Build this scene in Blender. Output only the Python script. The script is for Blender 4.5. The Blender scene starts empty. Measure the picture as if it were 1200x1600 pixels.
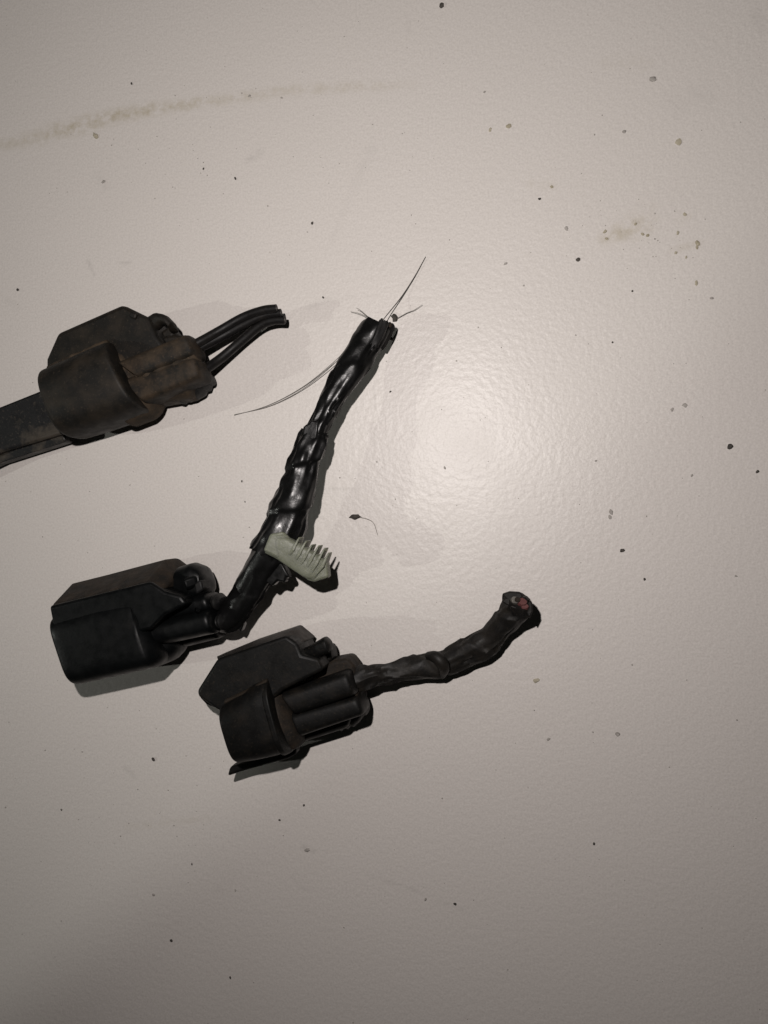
import bpy, bmesh, math, random
import numpy as np
from mathutils import Vector, Matrix, noise

random.seed(7); np.random.seed(7)
S = bpy.context.scene
COL = S.collection
MM = 0.001

# ------------------------------------------------------------------ camera
F_PX = 1258.0                                   # focal length in photo pixels (1200 wide)
CAM = Vector((0.0265, -0.0005, 0.1545))            # 15 cm above the table, a little right of the picture's middle
cam_d = bpy.data.cameras.new('camera'); cam = bpy.data.objects.new('camera', cam_d); COL.objects.link(cam)
cam.location = CAM
fw = (-CAM).normalized(); rt = fw.cross(Vector((0, 1, 0))).normalized(); upv = rt.cross(fw)
ROT = Matrix((rt, upv, -fw)).transposed()       # columns: right, up, back
cam.rotation_euler = ROT.to_euler()
cam_d.sensor_fit = 'HORIZONTAL'; cam_d.sensor_width = 36.0; cam_d.lens = 36.0*F_PX/1200.0
cam_d.clip_start = 0.005; cam_d.clip_end = 20.0
S.camera = cam
S.render.resolution_x = 768; S.render.resolution_y = 1024

# ------------------------------------------------------------------ world: the dim bounce of a dark room
w = bpy.data.worlds.new('World'); S.world = w; w.use_nodes = True
bg = w.node_tree.nodes['Background']
bg.inputs['Color'].default_value = (0.95, 1.0, 0.90, 1); bg.inputs['Strength'].default_value = 0.007

# ------------------------------------------------------------------ lamps
def lamp(name, kind, loc, power, color, **kw):
    d = bpy.data.lights.new(name, kind); d.energy = power; d.color = color
    for k, v in kw.items(): setattr(d, k, v)
    o = bpy.data.objects.new(name, d); COL.objects.link(o); o.location = loc
    return o
# phone torch beside the lens
tl = lamp('phone_torch', 'AREA', (0.0030, 0.0270, 0.1545), 0.228, (1.0, 0.935, 0.905), shape='DISK', size=0.0035)
tl.rotation_euler = (Vector((0.006, 0.042, 0.0))-tl.location).to_track_quat('-Z', 'Y').to_euler()
# room lamp, far off to the lower left
AIM = Vector((-0.379, 0.084, 0.0))
az, el = math.radians(17), math.radians(40)
DIR = Vector((math.cos(az)*math.cos(el), math.sin(az)*math.cos(el), -math.sin(el)))
LB = AIM - DIR*1.25
lb = lamp('room_lamp', 'SPOT', LB, 13.5, (0.98, 1.0, 0.93), shadow_soft_size=0.007,
          spot_size=math.radians(80), spot_blend=0.006)
# cone edge stands in for the unseen phone's shadow over the lower left corner
q1 = (Vector((-0.0700, -0.1000, 0))-LB).normalized(); q2 = (Vector((-0.0180, -0.0520, 0))-LB).normalized()
md = (q1+q2).normalized(); nn = q1.cross(q2).normalized(); ca = math.cos(math.radians(40))/md.dot(q1)
if nn.y < 0: nn = -nn
bd = md*ca + nn*math.sqrt(1-ca*ca)
lb.rotation_euler = bd.to_track_quat('-Z', 'Y').to_euler()

# ------------------------------------------------------------------ exposure
S.view_settings.view_transform = 'Standard'; S.view_settings.look = 'None'
S.view_settings.exposure = 0.0; S.view_settings.gamma = 1.0
S.render.engine = 'CYCLES'

# ------------------------------------------------------------------ helpers
def P(px, py, z=0.0):
    """photo pixel -> point on the level z (metres above the table)"""
    d = ROT @ Vector(((px-600.0)/F_PX, -(py-800.0)/F_PX, -1.0))
    return CAM + d*((z-CAM.z)/d.z)

def mat_base(name):
    m = bpy.data.materials.new(name); m.use_nodes = True
    nt = m.node_tree; return m, nt, nt.nodes['Principled BSDF']
def N(nt, t, **kw):
    n = nt.nodes.new(t)
    for k, v in kw.items():
        if k in n.inputs: n.inputs[k].default_value = v
        else: setattr(n, k, v)
    return n
def ramp(nt, src, p0, p1, c0=(0,0,0,1), c1=(1,1,1,1)):
    r = nt.nodes.new('ShaderNodeValToRGB'); r.color_ramp.elements[0].position = p0; r.color_ramp.elements[1].position = p1
    r.color_ramp.elements[0].color = c0; r.color_ramp.elements[1].color = c1
    nt.links.new(src, r.inputs['Fac']); return r
def mixc(nt, fac, a, b):
    m = nt.nodes.new('ShaderNodeMix'); m.data_type = 'RGBA'
    for s, i in ((fac, 0), (a, 6), (b, 7)):
        if hasattr(s, 'links') or hasattr(s, 'is_linked'): nt.links.new(s, m.inputs[i])
        else: m.inputs[i].default_value = s
    return m.outputs[2]
def texco(nt):
    g = nt.nodes.new('ShaderNodeNewGeometry'); return g.outputs['Position']
def noi(nt, scale, detail=4, rough=0.55):
    n = N(nt, 'ShaderNodeTexNoise', Scale=scale, Detail=detail, Roughness=rough)
    nt.links.new(texco(nt), n.inputs['Vector']); return n.outputs['Fac']
def bump(nt, bsdf, h, strength, dist):
    b = N(nt, 'ShaderNodeBump', Strength=strength, Distance=dist)
    nt.links.new(h, b.inputs['Height']); nt.links.new(b.outputs['Normal'], bsdf.inputs['Normal'])

def plastic(name, base, dust, lo, hi, rough, bmp=0.25, spec=0.35, scale=260):
    m, nt, b = mat_base(name)
    f1 = ramp(nt, noi(nt, scale, 6, 0.62), lo, hi).outputs['Color']
    c = mixc(nt, f1, (*base, 1), (*dust, 1))
    c2 = mixc(nt, ramp(nt, noi(nt, 2400, 2), 0.60, 0.78).outputs['Color'], c, (*[min(1, x*1.25) for x in dust], 1))
    nt.links.new(c2 if lo < 0.6 else c, b.inputs['Base Color'])
    rr = ramp(nt, noi(nt, 500, 4), 0.3, 0.7, (rough-0.07,)*3+(1,), (rough+0.12,)*3+(1,))
    nt.links.new(rr.outputs['Color'], b.inputs['Roughness'])
    b.inputs['Specular IOR Level'].default_value = spec
    bump(nt, b, noi(nt, 1500, 4), bmp, 0.00012)
    return m
M = {}
M['dusty']  = plastic('dusty_brown_black_plastic', (0.0062,0.0056,0.0045), (0.026,0.020,0.014), 0.42, 0.80, 0.58, 0.25, 0.25)
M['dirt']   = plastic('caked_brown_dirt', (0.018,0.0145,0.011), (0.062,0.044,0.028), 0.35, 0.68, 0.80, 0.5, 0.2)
M['rusty']  = plastic('rusty_brown_grime', (0.010,0.0088,0.007), (0.046,0.032,0.020), 0.40, 0.72, 0.65, 0.4, 0.22, 330)
M['clean']  = plastic('blue_black_plastic', (0.0020,0.0024,0.0026), (0.007,0.0066,0.006), 0.62, 0.85, 0.42, 0.25, 0.20)
M['worn']   = plastic('worn_black_plastic', (0.0038,0.0038,0.0036), (0.017,0.0135,0.010), 0.50, 0.85, 0.5, 0.25, 0.20)
M['dirt_lit']  = plastic('thin_brown_dirt_and_lit_slope', (0.009,0.008,0.0068), (0.036,0.025,0.0165), 0.36, 0.72, 0.7, 0.5, 0.2)  # real thin dirt, and the painted lit tone of the clean plug's slope
M['lit_slope']  = plastic('lit_grey_brown_plastic', (0.020,0.017,0.015), (0.045,0.037,0.032), 0.35, 0.8, 0.6, 0.3, 0.3)  # paler plastic: light on the worn plug's slope put into its colour
M['strap']  = plastic('muddy_black_strap', (0.005,0.005,0.0055), (0.042,0.035,0.027), 0.50, 0.62, 0.5, 0.3, 0.35, 150)
M['rubber'] = plastic('black_rubber', (0.005,0.005,0.005), (0.012,0.011,0.009), 0.55, 0.9, 0.6)
M['wire']   = plastic('black_wire_insulation', (0.005,0.0045,0.0045), (0.013,0.011,0.009), 0.52, 0.9, 0.5, 0.35, 0.22)
M['tape']   = plastic('glossy_black_tape', (0.004,0.004,0.004), (0.009,0.009,0.008), 0.60, 0.9, 0.29, 0.3, 0.34)
M['mtape']  = plastic('dull_brown_black_tape', (0.006,0.0055,0.005), (0.020,0.0165,0.0125), 0.42, 0.8, 0.55, 0.5, 0.25)
M['crumb']  = plastic('black_crumb', (0.04,0.036,0.032), (0.11,0.098,0.085), 0.4, 0.8, 0.8)
M['olive']  = plastic('olive_crumb', (0.30,0.265,0.19), (0.45,0.415,0.335), 0.4, 0.8, 0.8)
M['greyc']  = plastic('grey_crumb', (0.27,0.25,0.23), (0.42,0.395,0.365), 0.4, 0.8, 0.8)
M['hair']   = plastic('dark_fibre', (0.035,0.032,0.03), (0.07,0.06,0.05), 0.4, 0.8, 0.5)
M['fine']   = plastic('grey_fibre', (0.14,0.13,0.12), (0.2,0.19,0.17), 0.4, 0.8, 0.5)
M['red']    = plastic('dull_red_insulation', (0.085,0.022,0.022), (0.13,0.06,0.055), 0.4, 0.8, 0.5)
M['core']   = plastic('tarnished_strand', (0.06,0.055,0.047), (0.15,0.14,0.12), 0.4, 0.7, 0.45)

def nylon():
    m, nt, b = mat_base('milky_green_nylon')
    c = mixc(nt, noi(nt, 300, 3), (0.105,0.112,0.082,1), (0.20,0.21,0.16,1))
    nt.links.new(c, b.inputs['Base Color'])
    b.inputs['Roughness'].default_value = 0.5
    b.inputs['Subsurface Weight'].default_value = 0.6
    b.inputs['Subsurface Radius'].default_value = (1.0, 1.0, 0.7); b.inputs['Subsurface Scale'].default_value = 0.0018
    bump(nt, b, noi(nt, 700, 4), 0.6, 0.00025)
    return m
M['nylon'] = nylon()

def table_mat():
    m, nt, b = mat_base('warm_white_laminate')
    at1 = N(nt, 'ShaderNodeAttribute', attribute_name='smear').outputs['Fac']
    at2 = N(nt, 'ShaderNodeAttribute', attribute_name='smudge_shadow').outputs['Fac']
    c = mixc(nt, noi(nt, 22, 4), (0.60,0.565,0.53,1), (0.64,0.605,0.575,1))
    c = mixc(nt, ramp(nt, noi(nt, 2600, 2), 0.35, 0.75).outputs['Color'], c, (0.535,0.503,0.474,1))   # fine speckle
    def mul(a, bb):
        q = nt.nodes.new('ShaderNodeMath'); q.operation = 'MULTIPLY'
        nt.links.new(a, q.inputs[0]); nt.links.new(bb, q.inputs[1]); return q.outputs[0]
    c = mixc(nt, mul(at1, ramp(nt, noi(nt, 420, 6, 0.7), 0.38, 0.66).outputs['Color']), c, (0.42,0.375,0.29,1))
    c = mixc(nt, mul(at2, ramp(nt, noi(nt, 300, 6, 0.7), 0.36, 0.70).outputs['Color']), c, (0.36,0.34,0.32,1))
    nt.links.new(c, b.inputs['Base Color'])
    rr = ramp(nt, noi(nt, 60, 4), 0.3, 0.7, (0.39,)*3+(1,), (0.45,)*3+(1,))
    nt.links.new(rr.outputs['Color'], b.inputs['Roughness'])
    b.inputs['Specular IOR Level'].default_value = 0.42
    bump(nt, b, noi(nt, 900, 2, 0.5), 0.65, 0.00012)
    return m
M['table'] = table_mat()

def finish(name, bm, mat, parent=None, origin=None, sharp=35, bevel=0.0, segs=2):
    bmesh.ops.recalc_face_normals(bm, faces=bm.faces)
    if origin is not None: bmesh.ops.translate(bm, verts=bm.verts, vec=-Vector(origin))
    me = bpy.data.meshes.new(name); bm.to_mesh(me); bm.free()
    for p in me.polygons: p.use_smooth = True
    me.set_sharp_from_angle(angle=math.radians(sharp))
    me.materials.append(mat)
    o = bpy.data.objects.new(name, me); COL.objects.link(o)
    if parent: o.parent = parent
    elif origin is not None: o.location = origin
    if bevel:
        b = o.modifiers.new('bevel', 'BEVEL'); b.width = bevel; b.segments = segs; b.limit_method = 'ANGLE'
        b.angle_limit = math.radians(32); b.harden_normals = False
    return o
def tag(o, label, cat, group=None):
    o['label'] = label; o['category'] = cat
    if group: o['group'] = group
    return o
class Thing:
    """an Empty on the table that parents its parts"""
    def __init__(s, name, px, py, label, cat, group=None):
        s.o = P(px, py, 0); s.e = bpy.data.objects.new(name, None); COL.objects.link(s.e); s.e.location = s.o
        s.e.empty_display_size = 0.005
        tag(s.e, label, cat, group)
    def add(s, name, bm, mat, sub=None, **kw):
        return finish(name, bm, mat, sub or s.e, s.o+Vector((0, 0, 0.0005)), **kw)   # the housings' undersides settle on the table

def prism(pts, z0, z1, drop=None, wob=0.0):
    """outline traced on level z1, walls straight down to z0; drop: dict index -> z of that top corner"""
    bm = bmesh.new()
    top = []; bot = []
    for i, (x, y) in enumerate(pts):
        p = P(x, y, z1*MM); zt = z1 if not drop else drop.get(i, z1)
        top.append(bm.verts.new((p.x, p.y, zt*MM))); bot.append(bm.verts.new((p.x, p.y, z0*MM)))
    n = len(pts)
    bm.faces.new(top); bm.faces.new(bot[::-1])
    for i in range(n): bm.faces.new((top[i], bot[i], bot[(i+1) % n], top[(i+1) % n]))
    bmesh.ops.triangulate(bm, faces=[f for f in bm.faces if len(f.verts) > 4])
    return bm

def rings_to_bm(rings, cap=True, bm=None):
    bm = bm or bmesh.new()
    vs = [[bm.verts.new(p) for p in r] for r in rings]
    n = len(vs[0])
    for a, b in zip(vs, vs[1:]):
        for i in range(n): bm.faces.new((a[i], a[(i+1) % n], b[(i+1) % n], b[i]))
    if cap:
        for r, inv in ((vs[0], True), (vs[-1], False)):
            c = Vector((0,0,0))
            for v in r: c += v.co
            cv = bm.verts.new(c/n)
            for i in range(n):
                q = (r[i], r[(i+1) % n], cv); bm.faces.new(q[::-1] if inv else q)
    return bm

def sup(t, e):
    c, s = math.cos(t), math.sin(t)
    return (math.copysign(abs(c)**(2/e), c), math.copysign(abs(s)**(2/e), s))

def loft(st, e=2.6, n=32, rnd=(0.8, 0.8), hollow=0.0, rib=None, wob=0.0, seed=0):
    """st: list of (A, B, zc, hz): plan edge pixels A, B at mid height zc (mm), half height hz (mm)"""
    C = []
    for A, B, zc, hz in st:
        a, b = P(*A, (zc+0.45*hz)*MM), P(*B, (zc+0.45*hz)*MM); c = (a+b)/2; c.z = zc*MM; C.append((c, (b-a)/2, hz*MM))
    # resample
    L = [0.0]
    for (c0, _, _), (c1, _, _) in zip(C, C[1:]): L.append(L[-1]+(c1-c0).length)
    tot = L[-1]
    def at(s):
        s = min(max(s, 0), tot)
        for i in range(len(C)-1):
            if s <= L[i+1]+1e-12:
                f = (s-L[i])/max(L[i+1]-L[i], 1e-9)
                return tuple(C[i][k].lerp(C[i+1][k], f) if k < 2 else C[i][k]*(1-f)+C[i+1][k]*f for k in range(3))
        return C[-1]
    m = max(6, int(tot/0.0006))
    ss = [tot*i/m for i in range(m+1)]
    r0, r1 = rnd[0]*MM, rnd[1]*MM
    pr = []
    for k in range(4):
        th = k*math.pi/6
        if r0: pr.append((r0*(1-math.sin(th)), r0*(1-math.cos(th))))
    keys = [(s, 0.0) for s in ss if s > r0*1.05 and s < tot-r1*1.05]
    if r0: keys += [(r0*(1-math.sin(k*math.pi/8)), r0*(1-math.cos(k*math.pi/8))) for k in range(5)]
    else: keys.append((0.0, 0.0))
    if r1: keys += [(tot-r1*(1-math.sin(k*math.pi/8)), r1*(1-math.cos(k*math.pi/8))) for k in range(5)]
    else: keys.append((tot, 0.0))
    keys.sort()
    rings = []
    for s, ins in keys:
        c, hv, hz = at(s)
        if rib: ins += rib(s)
        hw = hv.length; d = hv.normalized()
        kw_, kz = max(hw-ins, 1e-5), max(hz-ins, 1e-5)
        ring = []
        for i in range(n):
            x, y = sup(2*math.pi*i/n, e)
            p = c + d*(kw_*x) + Vector((0,0,1))*(kz*y)
            if wob: p += d*0 + Vector((0,0,1))*(wob*MM*noise.noise(p*600+Vector((seed,0,0))))
            p.z = max(p.z, 0.00005)
            ring.append(p)
        rings.append(ring)
    if hollow:
        ax = (C[-1][0]-C[0][0]).normalized()
        r = rings[0]; c = sum(r, Vector())/n
        inn = [c+(p-c)*0.80 for p in r]
        rings = [[p+ax*hollow*MM for p in inn], inn] + rings
    return rings_to_bm(rings)

def spline(pts, k):
    """Catmull-Rom through tuples of numbers, k steps a segment"""
    q = [np.array(p, float) for p in pts]; q = [2*q[0]-q[1]] + q + [2*q[-1]-q[-2]]
    out = []
    for i in range(1, len(q)-2):
        for j in range(k):
            t = j/k
            out.append(0.5*((2*q[i]) + (-q[i-1]+q[i+1])*t + (2*q[i-1]-5*q[i]+4*q[i+1]-q[i+2])*t*t + (-q[i-1]+3*q[i]-3*q[i+1]+q[i+2])*t**3))
    out.append(q[-2]); return out

def tube(path, k=14, n=26, flat=1.0, disp=None, end_cap=True, pxr=True, bm=None, jag=0.0):
    """path: (px, py, z mm, half width in photo pixels); disp(s mm, angle) -> extra radius in mm"""
    sm = spline(path, k)
    pts = [P(a[0], a[1], a[2]*MM) for a in sm]
    rad = [a[3]*(CAM-p).length/F_PX if pxr else a[3]*MM for a, p in zip(sm, pts)]
    rings = []; s = 0.0; up = Vector((0,0,1)); side_prev = None
    for i, p in enumerate(pts):
        t = (pts[min(i+1, len(pts)-1)]-pts[max(i-1, 0)]).normalized()
        side = t.cross(up)
        if side.length < 0.05: side = side_prev or Vector((1,0,0))
        side.normalize()
        if side_prev: side = (side*0.5+side_prev*0.5); side = (side - t*side.dot(t)).normalized()
        side_prev = side
        nn = side.cross(t)
        if i: s += (p-pts[i-1]).length/MM
        ring = []
        for j in range(n):
            a = 2*math.pi*j/n
            r = rad[i] + (disp(s, a)*MM if disp else 0)
            q = p + side*(math.cos(a)*r) + nn*(math.sin(a)*r*flat)
            if jag and i in (0, len(pts)-1): q += t*(jag*MM*noise.noise(Vector((j*0.9, i, 3)))*1.6)
            q.z = max(q.z, 0.00005); ring.append(q)
        rings.append(ring)
    return rings_to_bm(rings, end_cap, bm)

def tape_disp(pitch, step, wr, seed):
    def f(s, a):
        ph = (s/pitch + a/(2*math.pi)) % 1.0
        saw = step*(ph if ph < 0.93 else (1-ph)/0.07*0.93)
        v = Vector((s*0.16, math.cos(a)*1.1, math.sin(a)*1.1))+Vector((seed*7.3, 0, 0))
        v2 = Vector((s*0.12+a*0.2, math.cos(a)*2.2, math.sin(a)*2.2))+Vector((seed*3.1, 5, 0))
        v3 = Vector((s*0.42, math.cos(a)*1.8, math.sin(a)*1.8))+Vector((0, seed*2.7, 3))
        return saw - step*0.5 + 0.45*wr*noise.noise(v3) + wr*noise.noise(v) + wr*1.3*(0.22-abs(noise.noise(v2)))
    return f

# ------------------------------------------------------------------ the table top (one sheet with an edge)
def to_px(X, Y):
    """table points -> photo pixels (numpy)"""
    R = np.array(ROT); d = np.stack([X-CAM.x, Y-CAM.y, np.full_like(X, -CAM.z)], -1) @ R
    return 600+F_PX*d[..., 0]/-d[..., 2], 800-F_PX*d[..., 1]/-d[..., 2]
def table():
    xs = np.concatenate([[-0.62, -0.62], np.linspace(-0.115, 0.100, 440), [0.62, 0.62]])
    ys = np.concatenate([[-0.45, -0.45], np.linspace(-0.135, 0.135, 560), [0.45, 0.45]])
    X, Y = np.meshgrid(xs, ys); Z = np.zeros_like(X)
    Z[0, :] = Z[-1, :] = -0.022; Z[:, 0] = Z[:, -1] = -0.022
    ny, nx = X.shape
    idx = np.arange(nx*ny).reshape(ny, nx)
    quads = np.stack([idx[:-1, :-1], idx[:-1, 1:], idx[1:, 1:], idx[1:, :-1]], -1).reshape(-1, 4)
    me = bpy.data.meshes.new('table_top')
    me.vertices.add(nx*ny); me.vertices.foreach_set('co', np.stack([X, Y, Z], -1).astype(np.float32).ravel())
    me.loops.add(len(quads)*4); me.loops.foreach_set('vertex_index', quads.astype(np.int32).ravel())
    me.polygons.add(len(quads)); me.polygons.foreach_set('loop_start', np.arange(0, len(quads)*4, 4, dtype=np.int32))
    me.update(calc_edges=True)
    px, py = to_px(X, Y)
    def cap(pts, amp):
        v = np.zeros_like(px)
        for (x0, y0, w0, a0), (x1, y1, w1, a1) in zip(pts, pts[1:]):
            dx, dy = x1-x0, y1-y0
            t = np.clip(((px-x0)*dx+(py-y0)*dy)/(dx*dx+dy*dy+1e-9), 0, 1)
            d = np.hypot(px-x0-t*dx, py-y0-t*dy); ww = w0+(w1-w0)*t
            v = np.maximum(v, (a0+(a1-a0)*t)*np.clip(1.25-d/ww, 0, 1))
        return v*amp
    smear = cap([(-20,230,11,.5),(60,214,14,.6),(110,200,16,.95),(180,182,14,1),(230,172,12,.95),(330,158,10,.6),(440,143,10,.45),(540,136,9,.5),(650,132,9,.15)], 1.0)
    for c in ([(945,372,12,.6),(985,358,20,.95),(1015,348,16,.5)], [(1000,350,26,.35),(1010,330,20,.25)], [(1060,345,6,.4),(1078,338,5,.4)],
              [(830,288,8,.25),(862,290,8,.3)], [(950,98,14,.18),(1010,98,14,.18)], [(1050,392,6,.3),(1090,380,7,.5)], [(200,1292,7,.25),(330,1278,6,.22)]):
        smear = np.maximum(smear, cap(c, 0.9))
    smudge_shadow = np.zeros_like(px)
    for c in ([(388,250,6,.4),(405,238,8,.45)], [(155,275,9,.2),(165,290,9,.25)], [(578,235,12,.16),(550,300,9,.13),(515,385,6,.14)],
              [(1060,160,26,.20),(1100,150,26,.18)], [(480,482,5,.22),(515,468,6,.26),(552,465,5,.22)], [(505,765,2.6,.5),(568,764,2.6,.45)],  # middle stroke paints the short wires' faint cast shadow into the table colour
              [(508,819,2.4,.4),(530,821,2.4,.4)], [(570,1365,2.6,.3),(640,1388,2.6,.4),(735,1428,2.6,.2)], [(474,1324,4,.6),(490,1330,4,.5)],
              [(455,1368,3,.25),(482,1392,3,.25)], [(587,590,2.4,.35),(583,650,2.4,.3),(586,720,2.2,.2)], [(635,25,6,.2),(640,55,5,.12)],
              [(340,1388,5,.3),(350,1392,5,.2)], [(1180,25,14,.25),(1195,45,14,.2)], [(195,1200,3,.5),(210,1212,4,.5)], [(138,408,2.5,.7),(148,432,2.2,.35)],
              [(188,411,3,.6),(203,411,3,.5)], [(10,470,6,.3),(30,480,5,.2)], [(440,498,4,.3),(452,500,3,.4)]):
        smudge_shadow = np.maximum(smudge_shadow, cap(c, 1.0))
    for nm, a in (('smear', smear), ('smudge_shadow', smudge_shadow)):
        at = me.attributes.new(nm, 'FLOAT', 'POINT'); at.data.foreach_set('value', a.astype(np.float32).ravel())
    me.materials.append(M['table'])
    o = bpy.data.objects.new('table_top', me); COL.objects.link(o)
    o['kind'] = 'structure'; o['label'] = 'warm white laminate table top with faint smears and a fine pebbled sheen'
table()

# ------------------------------------------------------------------ connector with three bare black wires (dusty, on a strap)
def rib_fn(p, d): return lambda s: d*MM*(0.5+0.5*math.cos(2*math.pi*s/(p*MM)))

def dusty_connector():
    T = Thing('wire_connector', 165, 600, 'dusty brown-black plug with three short black wires, pushed onto a muddy flat strap', 'connector', 'cut-off wire connectors on the table')
    T.add('latch_shroud', prism([(62,606),(60,556),(80,516),(188,474),(231,495),(243,523),(262,546),(220,590),(110,630)], 2.5, 11.0, {0:9.5,1:9.0,2:9.5}), M['dusty'], bevel=0.0009, segs=3)
    T.add('housing', loft([((62,577),(98,684),8.4,7.2),((96,562),(138,671),8.6,7.9),((134,545),(182,656),8.6,8.0),((168,531),(222,640),8.6,7.9)], 3.0, 56, (1.0,0.7), hollow=7), M['dusty'])
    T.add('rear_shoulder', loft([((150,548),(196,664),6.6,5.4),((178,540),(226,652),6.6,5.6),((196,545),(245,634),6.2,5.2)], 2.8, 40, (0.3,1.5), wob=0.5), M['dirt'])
    T.add('wire_tube', loft([((186,566),(222,592),9.4,3.9),((295,521),(308,556),9.4,3.8)], 4.2, 28, (0.2,0.9)), M['rusty'])
    T.add('wire_tube', loft([((196,592),(228,630),8.8,3.9),((308,556),(318,592),8.8,3.8)], 4.2, 28, (0.2,0.9)), M['rusty'])
    T.add('wire_tube', loft([((222,598),(232,634),4.6,4.0),((312,570),(300,622),4.6,3.8)], 3.0, 28, (0.2,0.9)), M['rusty'])
    T.add('groove_dirt', loft([((205,580),(222,600),10.6,1.9),((300,549),(310,562),10.6,1.6)], 2.4, 16, (0.3,0.3), wob=0.5), M['dirt'])
    T.add('wire_seal', loft([((268,600),(276,631),3.8,3.0),((300,586),(308,622),3.8,3.0),((321,578),(327,600),4.2,3.0)], 2.4, 28, (0.4,0.5), rib=rib_fn(1.2,0.55)), M['rubber'])
    T.add('crease_dirt', loft([((70,571),(73,581),10.9,0.7),((120,548),(124,560),11.2,0.9),((164,528),(170,540),11.2,0.9)], 2.0, 16, (0.4,0.4), wob=0.6), M['dirt'])
    T.add('deck', prism([(205,560),(222,528),(262,522),(296,522),(300,560),(230,600)], 2.5, 8.2), M['dusty'], bevel=0.0006)
    lt = T.add('latch', loft([((225,496),(236,520),8.4,1.5),((240,487),(250,506),9.6,1.5),((256,490),(258,506),10.2,1.5),((268,502),(262,512),9.6,1.5),((274,515),(264,519),7.8,1.4)], 2.8, 20, (0.3,0.6)), M['dusty'])
    T.add('latch_post', prism([(250,516),(262,508),(272,520),(262,530),(252,530)], 2.5, 7.0), M['dusty'], sub=lt, bevel=0.0005)
    T.add('release_tab', prism([(200,485),(212,488),(209,498),(199,494)], 9.0, 11.6), M['dusty'], sub=lt, bevel=0.0003)
    st = T.add('strap', prism([(-70,660),(-70,738),(0,706),(100,676),(96,602),(60,610),(0,634)], 3.2, 6.2), M['strap'], bevel=0.0005, segs=3)
    T.add('strap_rim', prism([(-70,738),(-70,756),(0,722),(100,690),(100,676),(0,706)], 2.0, 4.8), M['strap'], sub=st, bevel=0.0004)
    w = 8.6
    for i, path in enumerate((
        [(288,545,9.0,7.2),(311,533,8.0,7.0),(343,515,6.4,6.8),(378,495,6.0,6.6),(409,484,6.4,6.6),(431,481,6.6,6.4)],
        [(288,553,8.0,7.2),(311,542,7.0,7.0),(343,526,5.6,6.8),(378,507,5.2,6.8),(411,492,5.4,6.6),(438,488,5.6,6.4)],
        [(298,588,7.6,7.6),(318,577,6.6,7.4),(345,558,4.6,7.2),(378,530,4.0,7.0),(405,508,4.4,7.0),(425,500,4.8,6.8),(444,499,5.0,6.6)])):
        wi = T.add('wire', tube(path, 12, 20), M['wire'])
        x, y, z, r = path[-1]; x0, y0, z0, _ = path[-2]
        dx, dy = (x-x0)/math.hypot(x-x0, y-y0), (y-y0)/math.hypot(x-x0, y-y0)
        T.add('strand_core', tube([(x-3*dx, y-3*dy, z, 4.2),(x+0.6*dx, y+0.6*dy, z, 4.0),(x+1.2*dx, y+1.2*dy, z, 3.4)], 3, 12), M['hair'], sub=wi)
    return T
dusty_connector()

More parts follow.
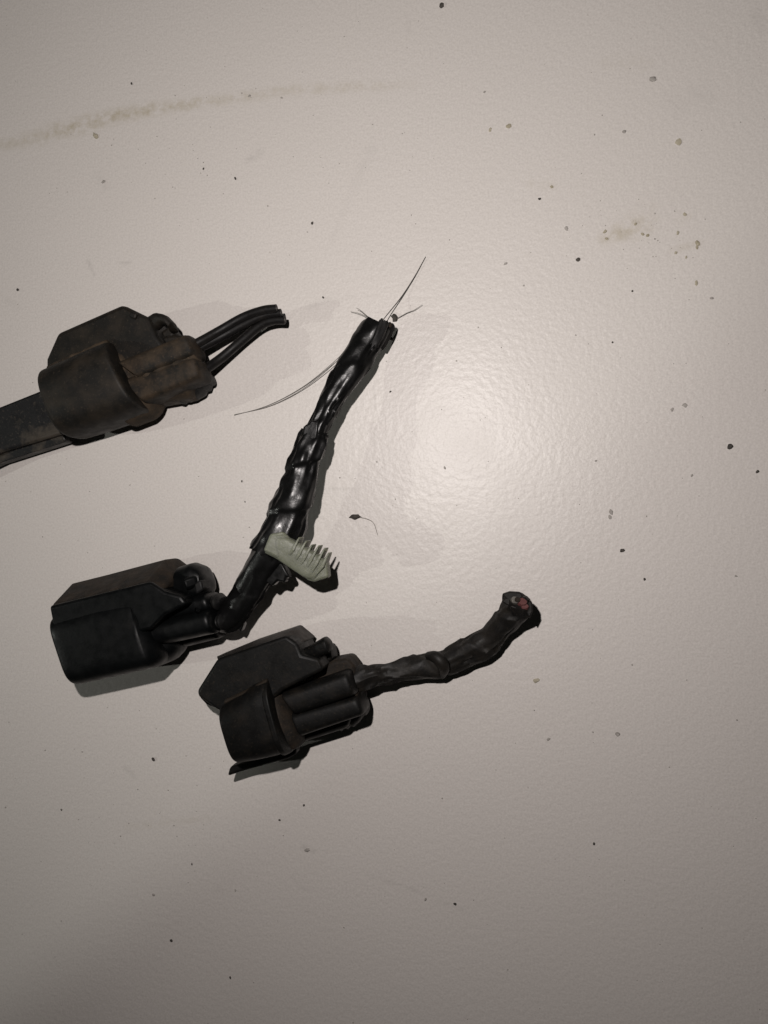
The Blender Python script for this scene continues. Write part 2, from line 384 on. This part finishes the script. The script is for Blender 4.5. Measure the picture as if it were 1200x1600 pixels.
# ------------------------------------------------------------------ clean black connector, glossy taped cable, nylon clip
def taped_connector():
    T = Thing('wire_connector', 190, 980, 'clean black plug with a thick glossy taped cable carrying a pale green clip', 'connector', 'cut-off wire connectors on the table')
    T.add('latch_shroud', prism([(84,1000),(74,947),(232,909),(254,924),(281,931),(290,944),(255,962),(232,985),(120,1015)], 2.5, 16.2), M['clean'], bevel=0.0006, segs=3)
    # sloping shoulder of the shroud on the far side
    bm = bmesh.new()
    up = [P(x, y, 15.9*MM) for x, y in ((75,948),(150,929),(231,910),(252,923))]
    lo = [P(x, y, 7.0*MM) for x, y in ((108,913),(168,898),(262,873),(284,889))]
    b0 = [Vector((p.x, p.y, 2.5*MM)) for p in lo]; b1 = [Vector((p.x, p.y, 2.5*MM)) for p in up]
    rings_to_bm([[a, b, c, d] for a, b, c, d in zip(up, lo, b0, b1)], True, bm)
    T.add('shroud_slope', bm, M['dirt_lit'], bevel=0.0007, segs=3)  # brighter brown paints this face as lit, no dirt on it
    T.add('housing', loft([((86,962),(122,1069),8.8,7.8),((100,958),(132,1068),8.8,8.0),((160,942),(182,1057),8.8,8.1),((212,930),(245,1043),8.8,7.9),((228,944),(264,1028),8.2,7.0)], 4.6, 64, (0.7,1.6), hollow=7), M['clean'])
    T.add('rear_shoulder', loft([((196,950),(236,1044),7.0,5.8),((222,946),(262,1036),7.0,5.8),((240,950),(283,1014),6.8,5.2)], 2.8, 36, (0.3,1.5)), M['clean'])
    T.add('wire_tube', loft([((222,974),(238,1012),9.4,4.8),((328,950),(338,990),9.4,4.6)], 2.8, 28, (0.3,0.8)), M['clean'])
    T.add('wire_tube', loft([((240,944),(250,975),8.8,4.0),((325,926),(334,955),8.8,4.0)], 2.8, 28, (0.3,0.8)), M['clean'])
    T.add('wire_tube', loft([((256,990),(262,1018),4.2,3.8),((336,970),(344,998),4.2,3.8)], 2.8, 28, (0.3,0.8)), M['clean'])
    for i, (A, B) in enumerate((((318,930),(324,962)), ((326,960),(332,992)))):
        d = (28, -7)
        T.add('wire_seal', loft([((A[0],A[1]),(B[0],B[1]),8.4,3.6),((A[0]+d[0]-3,A[1]+d[1]+4),(B[0]+d[0]-6,B[1]+d[1]-3),8.0,3.4)], 2.3, 26, (0.3,0.9), rib=rib_fn(1.3,0.5)), M['rubber'])
    lt = T.add('latch', loft([((276,886),(268,940),7.6,3.4),((296,880),(298,936),8.2,3.8),((312,886),(318,934),8.2,3.7),((325,905),(327,928),7.4,3.0)], 3.0, 30, (0.3,1.4)), M['clean'])
    T.add('latch_ramp', prism([(282,905),(300,900),(304,916),(288,924)], 8.0, 13.6, {1:12.4,2:11.5}), M['clean'], sub=lt, bevel=0.0006)
    T.add('latch_slot', prism([(300,912),(312,906),(316,922),(304,930)], 8.0, 12.2), M['rubber'], sub=lt, bevel=0.0004)
    T.add('cavity_bead', loft([((303,950),(308,960),12.6,1.2),((310,948),(314,958),12.4,1.2)], 2.0, 16, (0.4,0.8)), M['clean'])
    # cable
    path = [(338,974,8.0,17),(358,966,8.2,21),(378,936,8.6,23),(398,905,9.2,26),(420,868,9.6,29),(436,835,9.8,29),(452,795,9.8,27),(468,755,9.6,23),
            (478,715,9.4,21),(488,684,9.0,19),(505,650,8.6,17.5),(523,615,7.8,20),(545,578,7.0,24),(567,543,6.2,23.5),(584,517,5.8,22.5),(591,506,5.6,20)]
    cb = T.add('cable', tube(path, 16, 44, 0.74, tape_disp(12, 0.30, 0.42, 1)), M['tape'], sharp=50)
    T.add('tape_wrap', tube([(490,676,9.0,22.5),(486,688,9.1,24),(477,716,9.4,25),(467,752,9.6,26.5),(451,795,9.8,30.5),(437,830,9.8,32.5),(420,866,9.6,30)], 16, 56, 0.78, tape_disp(9, 0.40, 0.6, 2), jag=1.0), M['tape'], sub=cb, sharp=50)
    # loose folded edges of the tape
    T.add('tape_flap', prism([(468,690),(474,664),(482,660),(484,655),(492,657),(497,652),(494,690),(480,705)], 9.2, 11.0), M['tape'], sub=cb, bevel=0.0004)
    T.add('tape_flap', prism([(418,872),(440,880),(452,903),(446,902),(444,911),(432,908),(424,917),(408,905)], 8.4, 10.8), M['tape'], sub=cb, bevel=0.0004)
    T.add('tape_flap', prism([(352,962),(370,958),(379,976),(374,989),(370,984),(360,986),(352,976)], 6.0, 8.4), M['tape'], sub=cb, bevel=0.0004)
    # cut wire ends inside the tape
    for i, pth in enumerate(([(570,546,6.6,8),(576,524,6.6,8.5),(582,505,6.4,7.5)], [(582,540,6.8,9),(592,519,6.9,9.5),(600,502,6.6,8.5)],
                             [(590,542,5.0,9),(600,522,4.8,10),(608,506,4.4,9)], [(566,540,5.2,7.5),(571,527,5.2,8),(576,515,5.0,7)], [(588,520,4.4,8),(596,508,4.2,7)])):
        T.add('cable_wire', tube(pth, 7, 22, 1.0, lambda q, a: 0.28*noise.noise(Vector((math.cos(a)*1.4+i*5, math.sin(a)*1.4, q*0.5))), jag=0.7), M['wire'], sub=cb)
    for x, y in ((583,505), (601,502), (609,506)):
        T.add('strand_core', tube([(x-2,y+4,5.6,3.6),(x,y,5.6,3.4),(x+0.8,y-1.4,5.6,2.6)], 3, 12), M['dirt_lit'], sub=cb)
    # fir-tree clip lying across the cable
    cl = T.add('cable_clip', loft([((428,836),(412,864),12.2,1.5),((448,839),(431,874),12.2,1.5),((472,852),(453,889),12.0,1.5),((496,866),(476,904),11.7,1.45),((510,878),(492,908),11.3,1.3)], 4.0, 28, (0.3,0.5)), M['nylon'])
    T.add('clip_pad', prism([(420,834),(441,831),(448,840),(452,852),(440,876),(430,872),(409,861)], 11.2, 13.8, {2:13.2,3:12.8,4:12.8}), M['nylon'], sub=cl, bevel=0.0005, segs=3)
    U = Vector((75, 40)).normalized(); V = Vector((U.y, -U.x))      # along the clip, across it (towards the cable's far end)
    def fin(c, up, dn, lean, z0, z1):
        a, b = c+V*up-U*lean+Vector((1.5, -2.0)), c-V*dn-U*lean*1.6
        q = [c-U*3.2, a-U*1.0, a+U*1.1, c+U*3.0, b+U*1.6, b-U*1.0]
        bm = bmesh.new(); top = []; bot = []
        for k, p in enumerate(q):
            zt = z1 if k in (0, 3) else z1-0.7
            w = P(p.x, p.y, z1*MM); top.append(bm.verts.new((w.x, w.y, zt*MM))); bot.append(bm.verts.new((w.x, w.y, z0*MM)))
        for r in (top, bot[::-1]):
            bm.faces.new((r[0], r[1], r[2], r[3]) if r is top else (r[5], r[4], r[3], r[2])); bm.faces.new((r[0], r[3], r[4], r[5]) if r is top else (r[5], r[2], r[1], r[0]))
        for k in range(6): bm.faces.new((top[k], bot[k], bot[(k+1) % 6], top[(k+1) % 6]))
        return bm
    for k, (x, y, up, dn) in enumerate(((456,859,19,21),(466,865,21,24),(475,870,20,27),(484,875,23,27),(493,880,24,25),(502,885,21,20))):
        T.add('fin', fin(Vector((x, y)), up+random.uniform(-1.5, 1.5), dn+random.uniform(-1.5, 1.5), random.uniform(0.5, 2.5), 10.0, 13.95-k*0.13), M['nylon'], sub=cl, bevel=0.00015)
    T.add('clip_tip', prism([(490,876),(509,877),(512,903),(489,910),(476,906)], 9.8, 12.4), M['nylon'], sub=cl, bevel=0.0004)
    return T
taped_connector()

# ------------------------------------------------------------------ worn connector, dull taped cable with red core
def worn_connector():
    T = Thing('wire_connector', 410, 1110, 'worn black plug with a brown dirt band and a dull taped cable showing red', 'connector', 'cut-off wire connectors on the table')
    T.add('latch_shroud', prism([(325,1102),(308,1090),(306,1080),(337,1031),(445,994),(463,1006),(470,1024),(496,1030),(505,1048),(440,1080),(420,1100),(350,1118)], 3.0, 13.6), M['worn'], bevel=0.0008, segs=3)
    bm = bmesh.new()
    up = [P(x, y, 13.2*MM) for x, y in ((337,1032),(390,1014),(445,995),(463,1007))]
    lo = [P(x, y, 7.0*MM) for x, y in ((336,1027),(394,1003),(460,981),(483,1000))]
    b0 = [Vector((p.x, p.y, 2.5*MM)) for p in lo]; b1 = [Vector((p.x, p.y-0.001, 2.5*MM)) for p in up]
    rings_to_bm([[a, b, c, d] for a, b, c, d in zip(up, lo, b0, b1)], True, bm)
    T.add('shroud_slope', bm, M['lit_slope'], bevel=0.0009, segs=3)  # lit tone painted into the slope's colour
    T.add('end_collar', loft([((412,1062),(446,1182),8.6,8.3),((421,1058),(454,1178),8.6,8.3)], 3.6, 48, (0.25,0.25)), M['worn'])
    hs = T.add('housing', loft([((346,1100),(374,1192),8.6,7.6),((376,1080),(404,1188),8.6,8.2),((400,1064),(432,1182),8.6,8.2),((419,1056),(455,1174),8.6,8.0)], 3.6, 56, (0.5,0.7), hollow=7), M['worn'])
    T.add('mouth_seal', loft([((347,1104),(374,1190),8.6,6.7),((352,1102),(379,1189),8.6,6.7)], 2.6, 32, (0.2,0.2)), M['red'], sub=hs)
    T.add('lower_flange', prism([(353,1215),(357,1200),(366,1197),(460,1168),(462,1180),(446,1188),(380,1206)], 5.0, 8.0), M['worn'], bevel=0.0005)
    T.add('front_lip', prism([(308,1090),(320,1103),(346,1112),(356,1090),(320,1076)], 4.0, 9.0), M['worn'], bevel=0.0006)
    T.add('rear_shoulder', loft([((404,1074),(446,1180),7.4,6.6),((428,1068),(464,1172),7.4,6.5),((446,1076),(477,1156),7.0,5.8)], 2.8, 40, (0.3,1.4), wob=0.5), M['dirt_lit'])
    T.add('wire_tube', loft([((440,1082),(466,1116),9.2,4.3),((545,1046),(558,1086),9.2,4.0)], 3.8, 28, (0.3,0.9)), M['worn'])
    T.add('wire_tube', loft([((456,1112),(472,1150),8.4,4.2),((560,1084),(572,1116),8.4,3.9)], 3.8, 28, (0.3,0.9)), M['worn'])
    T.add('wire_tube', loft([((470,1130),(474,1160),4.6,3.9),((556,1104),(544,1138),4.6,3.8)], 3.0, 28, (0.3,0.9)), M['worn'])
    T.add('tube_bridge', prism([(450,1090),(540,1056),(562,1098),(552,1120),(474,1148)], 2.5, 10.8), M['dirt_lit'], bevel=0.0006)
    T.add('crease_dirt', loft([((348,1094),(350,1102),13.2,0.8),((384,1078),(386,1086),13.6,0.9),((416,1060),(418,1068),13.6,0.8)], 2.0, 16, (0.4,0.4), wob=0.5), M['dirt_lit'])
    T.add('deck', prism([(488,1052),(506,1040),(520,1033),(542,1029),(553,1043),(556,1060),(480,1082)], 2.5, 9.2), M['dirt_lit'], bevel=0.0007, segs=3)
    T.add('wire_seal', loft([((520,1112),(528,1146),3.6,3.2),((548,1102),(556,1138),3.6,3.2),((568,1098),(574,1116),4.6,3.2)], 2.4, 28, (0.4,0.5), rib=rib_fn(1.2,0.55)), M['rubber'])
    lt = T.add('latch', loft([((470,1016),(480,1034),9.2,1.6),((488,1006),(498,1028),10.0,1.8),((505,996),(514,1022),10.4,2.0),((513,998),(518,1018),10.2,1.8)], 2.8, 24, (0.3,1.0)), M['worn'])
    T.add('latch_stem', prism([(500,1012),(514,1012),(518,1034),(506,1040)], 2.5, 8.0), M['worn'], sub=lt, bevel=0.0005)
    # cable, its cut end turned upwards
    path = [(538,1074,7.6,19),(556,1066,7.6,18),(585,1055,7.0,16),(620,1050,5.8,17),(655,1043,4.8,19),(680,1039,4.4,21),(692,1037,4.2,19),(706,1033,4.2,21),
            (735,1018,4.2,21),(764,1001,4.6,20.5),(786,976,5.8,21.5),(801,957,7.4,21.5),(809,946,9.0,20),(812,941,9.8,18)]
    cb = T.add('cable', tube(path, 16, 36, 0.9, tape_disp(10, 0.45, 0.55, 4)), M['mtape'], sharp=50)
    T.add('tape_fold', tube([(668,1025,6.2,6),(680,1027,7.4,9),(689,1035,7.6,10),(693,1045,6.8,9),(690,1056,4.8,6)], 8, 18), M['mtape'], sub=cb)
    T.add('tape_flap', prism([(784,929),(796,925),(813,926),(818,932),(808,944),(796,948),(786,942),(783,939),(791,936)], 8.6, 10.2), M['mtape'], sub=cb, bevel=0.0003)
    for (x, y, r, mt) in ((805,938,7.2,'core'), (816,940,8.0,'red'), (820,947,6.5,'red')):
        T.add('core_wire', tube([(x-4,y+10,7.2,r),(x-1,y+3,9.6,r),(x,y,10.7 if mt == 'core' else 10.4,r*0.85)], 5, 20, 1.0, lambda q, a: 0.30*noise.noise(Vector((math.cos(a)*1.3+r, math.sin(a)*1.3, q)))), M[mt], sub=cb)
    T.add('core_hole', tube([(807,941,9.8,4.6),(808.5,937,10.8,4.2)], 4, 14), M['dirt_lit'], sub=cb)
    T.add('tape_flap', prism([(812,932),(822,933),(832,943),(833,956),(827,968),(822,958),(826,950),(822,938)], 8.2, 10.4), M['mtape'], sub=cb, bevel=0.0003)
    T.add('tape_flap', prism([(796,946),(806,949),(818,953),(826,951),(820,968),(800,966)], 8.0, 10.8, {3:10.0,4:9.4,5:9.4}), M['mtape'], sub=cb, bevel=0.0003)
    return T
worn_connector()

# ------------------------------------------------------------------ loose fibres
def fibre(name, path, mat, label, cat, group=None):
    bm = tube(path, 10, 8)
    o = P(path[0][0], path[0][1], 0)
    return tag(finish(name, bm, M[mat], None, o), label, cat, group)
fibre('fibre', [(596,503,4.2,.7),(608,488,2.4,.75),(628,463,0.8,.8),(648,432,0.4,.7),(665,401,0.3,.4)], 'hair', 'single dark fibre standing out beyond the cut end of the glossy cable', 'fibre')
fibre('hair', [(366,648,0.12,.4),(420,635,0.3,.5),(470,610,0.8,.55),(515,575,1.5,.55),(552,536,3.0,.55)], 'fine', 'long thin curved hair reaching under the glossy cable from the left', 'hair')
fibre('hair', [(366,649,0.1,.4),(420,633,0.2,.5),(474,604,0.5,.55),(520,567,1.0,.55),(560,528,2.4,.5)], 'fine', 'finer hair lying along the long curved hair by the glossy cable', 'hair')
fibre('fibre', [(584,502,4.5,.6),(574,494,3.6,.55),(562,484,2.8,.4),(556,481,2.4,.3)], 'fine', 'very short fine fibre sticking out left of the glossy cable end, upper one', 'fibre')
fibre('fibre', [(586,505,4.0,.6),(574,496,2.8,.5),(562,490,1.8,.45),(548,487,0.8,.3)], 'fine', 'very short fine fibre sticking out left of the glossy cable end, lower one', 'fibre')
fibre('fibre', [(620,498,0.4,.6),(636,489,0.6,.55),(648,484,0.7,.45),(660,476,0.8,.3)], 'fine', 'short fine fibre trailing from the black crumb by the glossy cable end', 'fibre')
fibre('hair', [(560,808,0.15,.6),(574,811,0.3,.55),(584,818,0.3,.5),(590,836,0.15,.35)], 'greyc', 'thin bent hair trailing from the seed-shaped black speck', 'hair')

# ------------------------------------------------------------------ crumbs of dirt on the table
def crumb_bm(px, py, rx, ry, ang, h, seed):
    bm = bmesh.new(); bmesh.ops.create_icosphere(bm, subdivisions=2, radius=1.0)
    c = P(px, py, 0); sc = (CAM-c).length/F_PX
    ca, sa = math.cos(ang), math.sin(ang)
    for v in bm.verts:
        k = 1+0.55*noise.noise(v.co*1.5+Vector((seed*3.7, seed*1.3, 0)))
        x, y, z = v.co.x*rx*sc*k, v.co.y*ry*sc*k, v.co.z*h*sc*k
        v.co = Vector((c.x+x*ca-y*sa, c.y+x*sa+y*ca, max(z+h*sc*0.75, 0.00002)))
    return bm, c
sp, c = crumb_bm(555, 807, 9, 3.8, 0.05, 2.5, 3)
tag(finish('seed', sp, M['crumb'], None, c, sharp=60), 'seed-shaped black speck lying right of the glossy taped cable', 'speck')
sp, c = crumb_bm(617, 497, 6, 4.5, 1.9, 4, 8)
tag(finish('crumb', sp, M['crumb'], None, c, sharp=60), 'jagged black crumb just off the cut end of the glossy cable', 'crumb')
sp, c = crumb_bm(613, 530, 3, 2.5, 0.3, 3, 9)
tag(finish('crumb', sp, M['crumb'], None, c, sharp=60), 'small black crumb touching the side of the glossy cable near its cut end', 'crumb')
CR = {'crumb': [(690,10,3.6),(903,406,3.2),(1140,698,4.2),(972,860,4.0),(240,1186,3.2),(368,279,2.2),(488,349,2.2),(843,311,2.2),(610,612,2.0),(318,264,1.6),(206,131,1.8),
                (1183,737,2.6),(268,1469,2.0),(360,1527,1.8),(437,1281,1.8),(475,1258,1.8),(28,453,2.0),(505,465,2.0),(378,752,1.8),(383,784,1.4),(988,455,1.6),(957,535,1.5),(1007,905,2.2),(928,1318,2.0),(711,1412,2.2),(300,1350,1.4),(96,1265,1.5)],
      'olive': [(795,197,4.0),(1060,222,4.6),(1090,380,4.0),(1088,442,3.6),(838,1063,5.0),(150,213,5.0),(945,362,3.2),(948,373,2.6),(1059,364,3.0),(1004,366,2.6),(1070,335,2.6),(766,203,3.0),(862,292,2.6),(1012,368,2.4),(993,350,2.6),(1089,386,3.0),(1056,395,2.4),(1072,402,2.2)],
      'greyc': [(955,800,4.2),(953,808,3.0),(885,357,3.4),(1020,124,4.4),(965,1147,3.6),(1070,633,3.6),(1050,640,3.0),(695,731,2.6),(480,1328,4.0),(857,1155,3.0),(1112,466,2.8),(790,412,3.0),(665,1405,2.4),(440,153,2.0),(390,150,2.2),(1081,743,2.2),(931,720,2.0),(240,1398,2.2),(368,1391,1.8),(162,284,3.2),(757,144,2.0),(975,206,2.6),(1150,900,2.2)]}
LAB = {'crumb': ('tiny black crumb lying loose on the white table', 'black crumbs on the table'),
       'olive': ('small olive-brown crumb stuck to the white table', 'olive crumbs on the table'),
       'greyc': ('small pale grey crumb stuck to the white table', 'grey crumbs on the table')}
BG, OG, GG = (LAB[q][1] for q in ('crumb', 'olive', 'greyc'))
OWN = {(240,1186): ('black crumb lying on the bare table beyond the mouth of the worn plug', BG),
       (28,453): ('tiny black crumb near the dusty plug on its strap side', BG), (505,465): ('tiny black crumb between the three short wires and the glossy cable end', BG),
       (610,612): ('tiny black crumb beside the glossy cable, right of its upper half', BG), (378,752): ('tiny black crumb left of the wide glossy tape wrap, upper of two', BG),
       (383,784): ('tiny black crumb left of the wide glossy tape wrap, lower of two', BG), (1140,698): ('largest round black crumb alone on the bare table', BG),
       (150,213): ('largest olive-brown crumb, just below the long brown smear', OG), (838,1063): ('large olive crumb near the red cut end of the dull cable', OG),
       (857,1155): ('pale grey crumb below the red cut end of the dull cable', GG), (695,731): ('pale grey crumb in the bright glare on the table', GG),
       (480,1328): ('pale grey crumb on a small grey scuffed spot beyond the worn plug', GG), (390,150): ('pale grey crumb on the long brown smear, nearer its thick end', GG), (440,153): ('pale grey crumb on the long brown smear, nearer its thin end', GG)}
k = 20
for kind, lst in CR.items():
    for x, y, r in lst:
        k += 1; ry = r*random.uniform(0.55, 0.9)
        flat = 0.55 if kind == 'crumb' else 0.22
        sp, c = crumb_bm(x, y, r, ry, random.uniform(0, 3.1), r*flat, k)
        lab, grp = OWN.get((x, y), LAB[kind])
        if kind == 'olive' and 940 < x < 1020 and 340 < y < 380: lab, grp = 'small olive-brown crumb inside the blotchy olive stain on the table', 'olive crumbs in the stain'
        tag(finish('crumb', sp, M[kind], None, c, sharp=60), lab, 'crumb', grp)
# uncountable fine grit
bm = bmesh.new()
for i in range(420):
    x, y = random.uniform(-40, 1240), random.uniform(-40, 1640)
    if i < 60: x, y = random.gauss(330, 130), random.gauss(230, 70)
    elif i < 100: x, y = random.gauss(200, 120), random.gauss(1300, 60)
    elif i < 130: x, y = random.gauss(1000, 60), random.gauss(365, 22)
    c = P(x, y, 0); r = random.uniform(0.05, 0.11)*MM*random.choice((1, 1, 1, 1.5))
    g = bmesh.ops.create_icosphere(bm, subdivisions=1, radius=r)
    for v in g['verts']:
        v.co = Vector((c.x+v.co.x*random.uniform(.7, 1.5), c.y+v.co.y*random.uniform(.7, 1.5), max(v.co.z*0.5+r*0.3, 0.00001)))
g = finish('grit', bm, M['greyc']); g['kind'] = 'stuff'; g['label'] = 'fine dark grit scattered thinly over the table top'; g['category'] = 'grit'
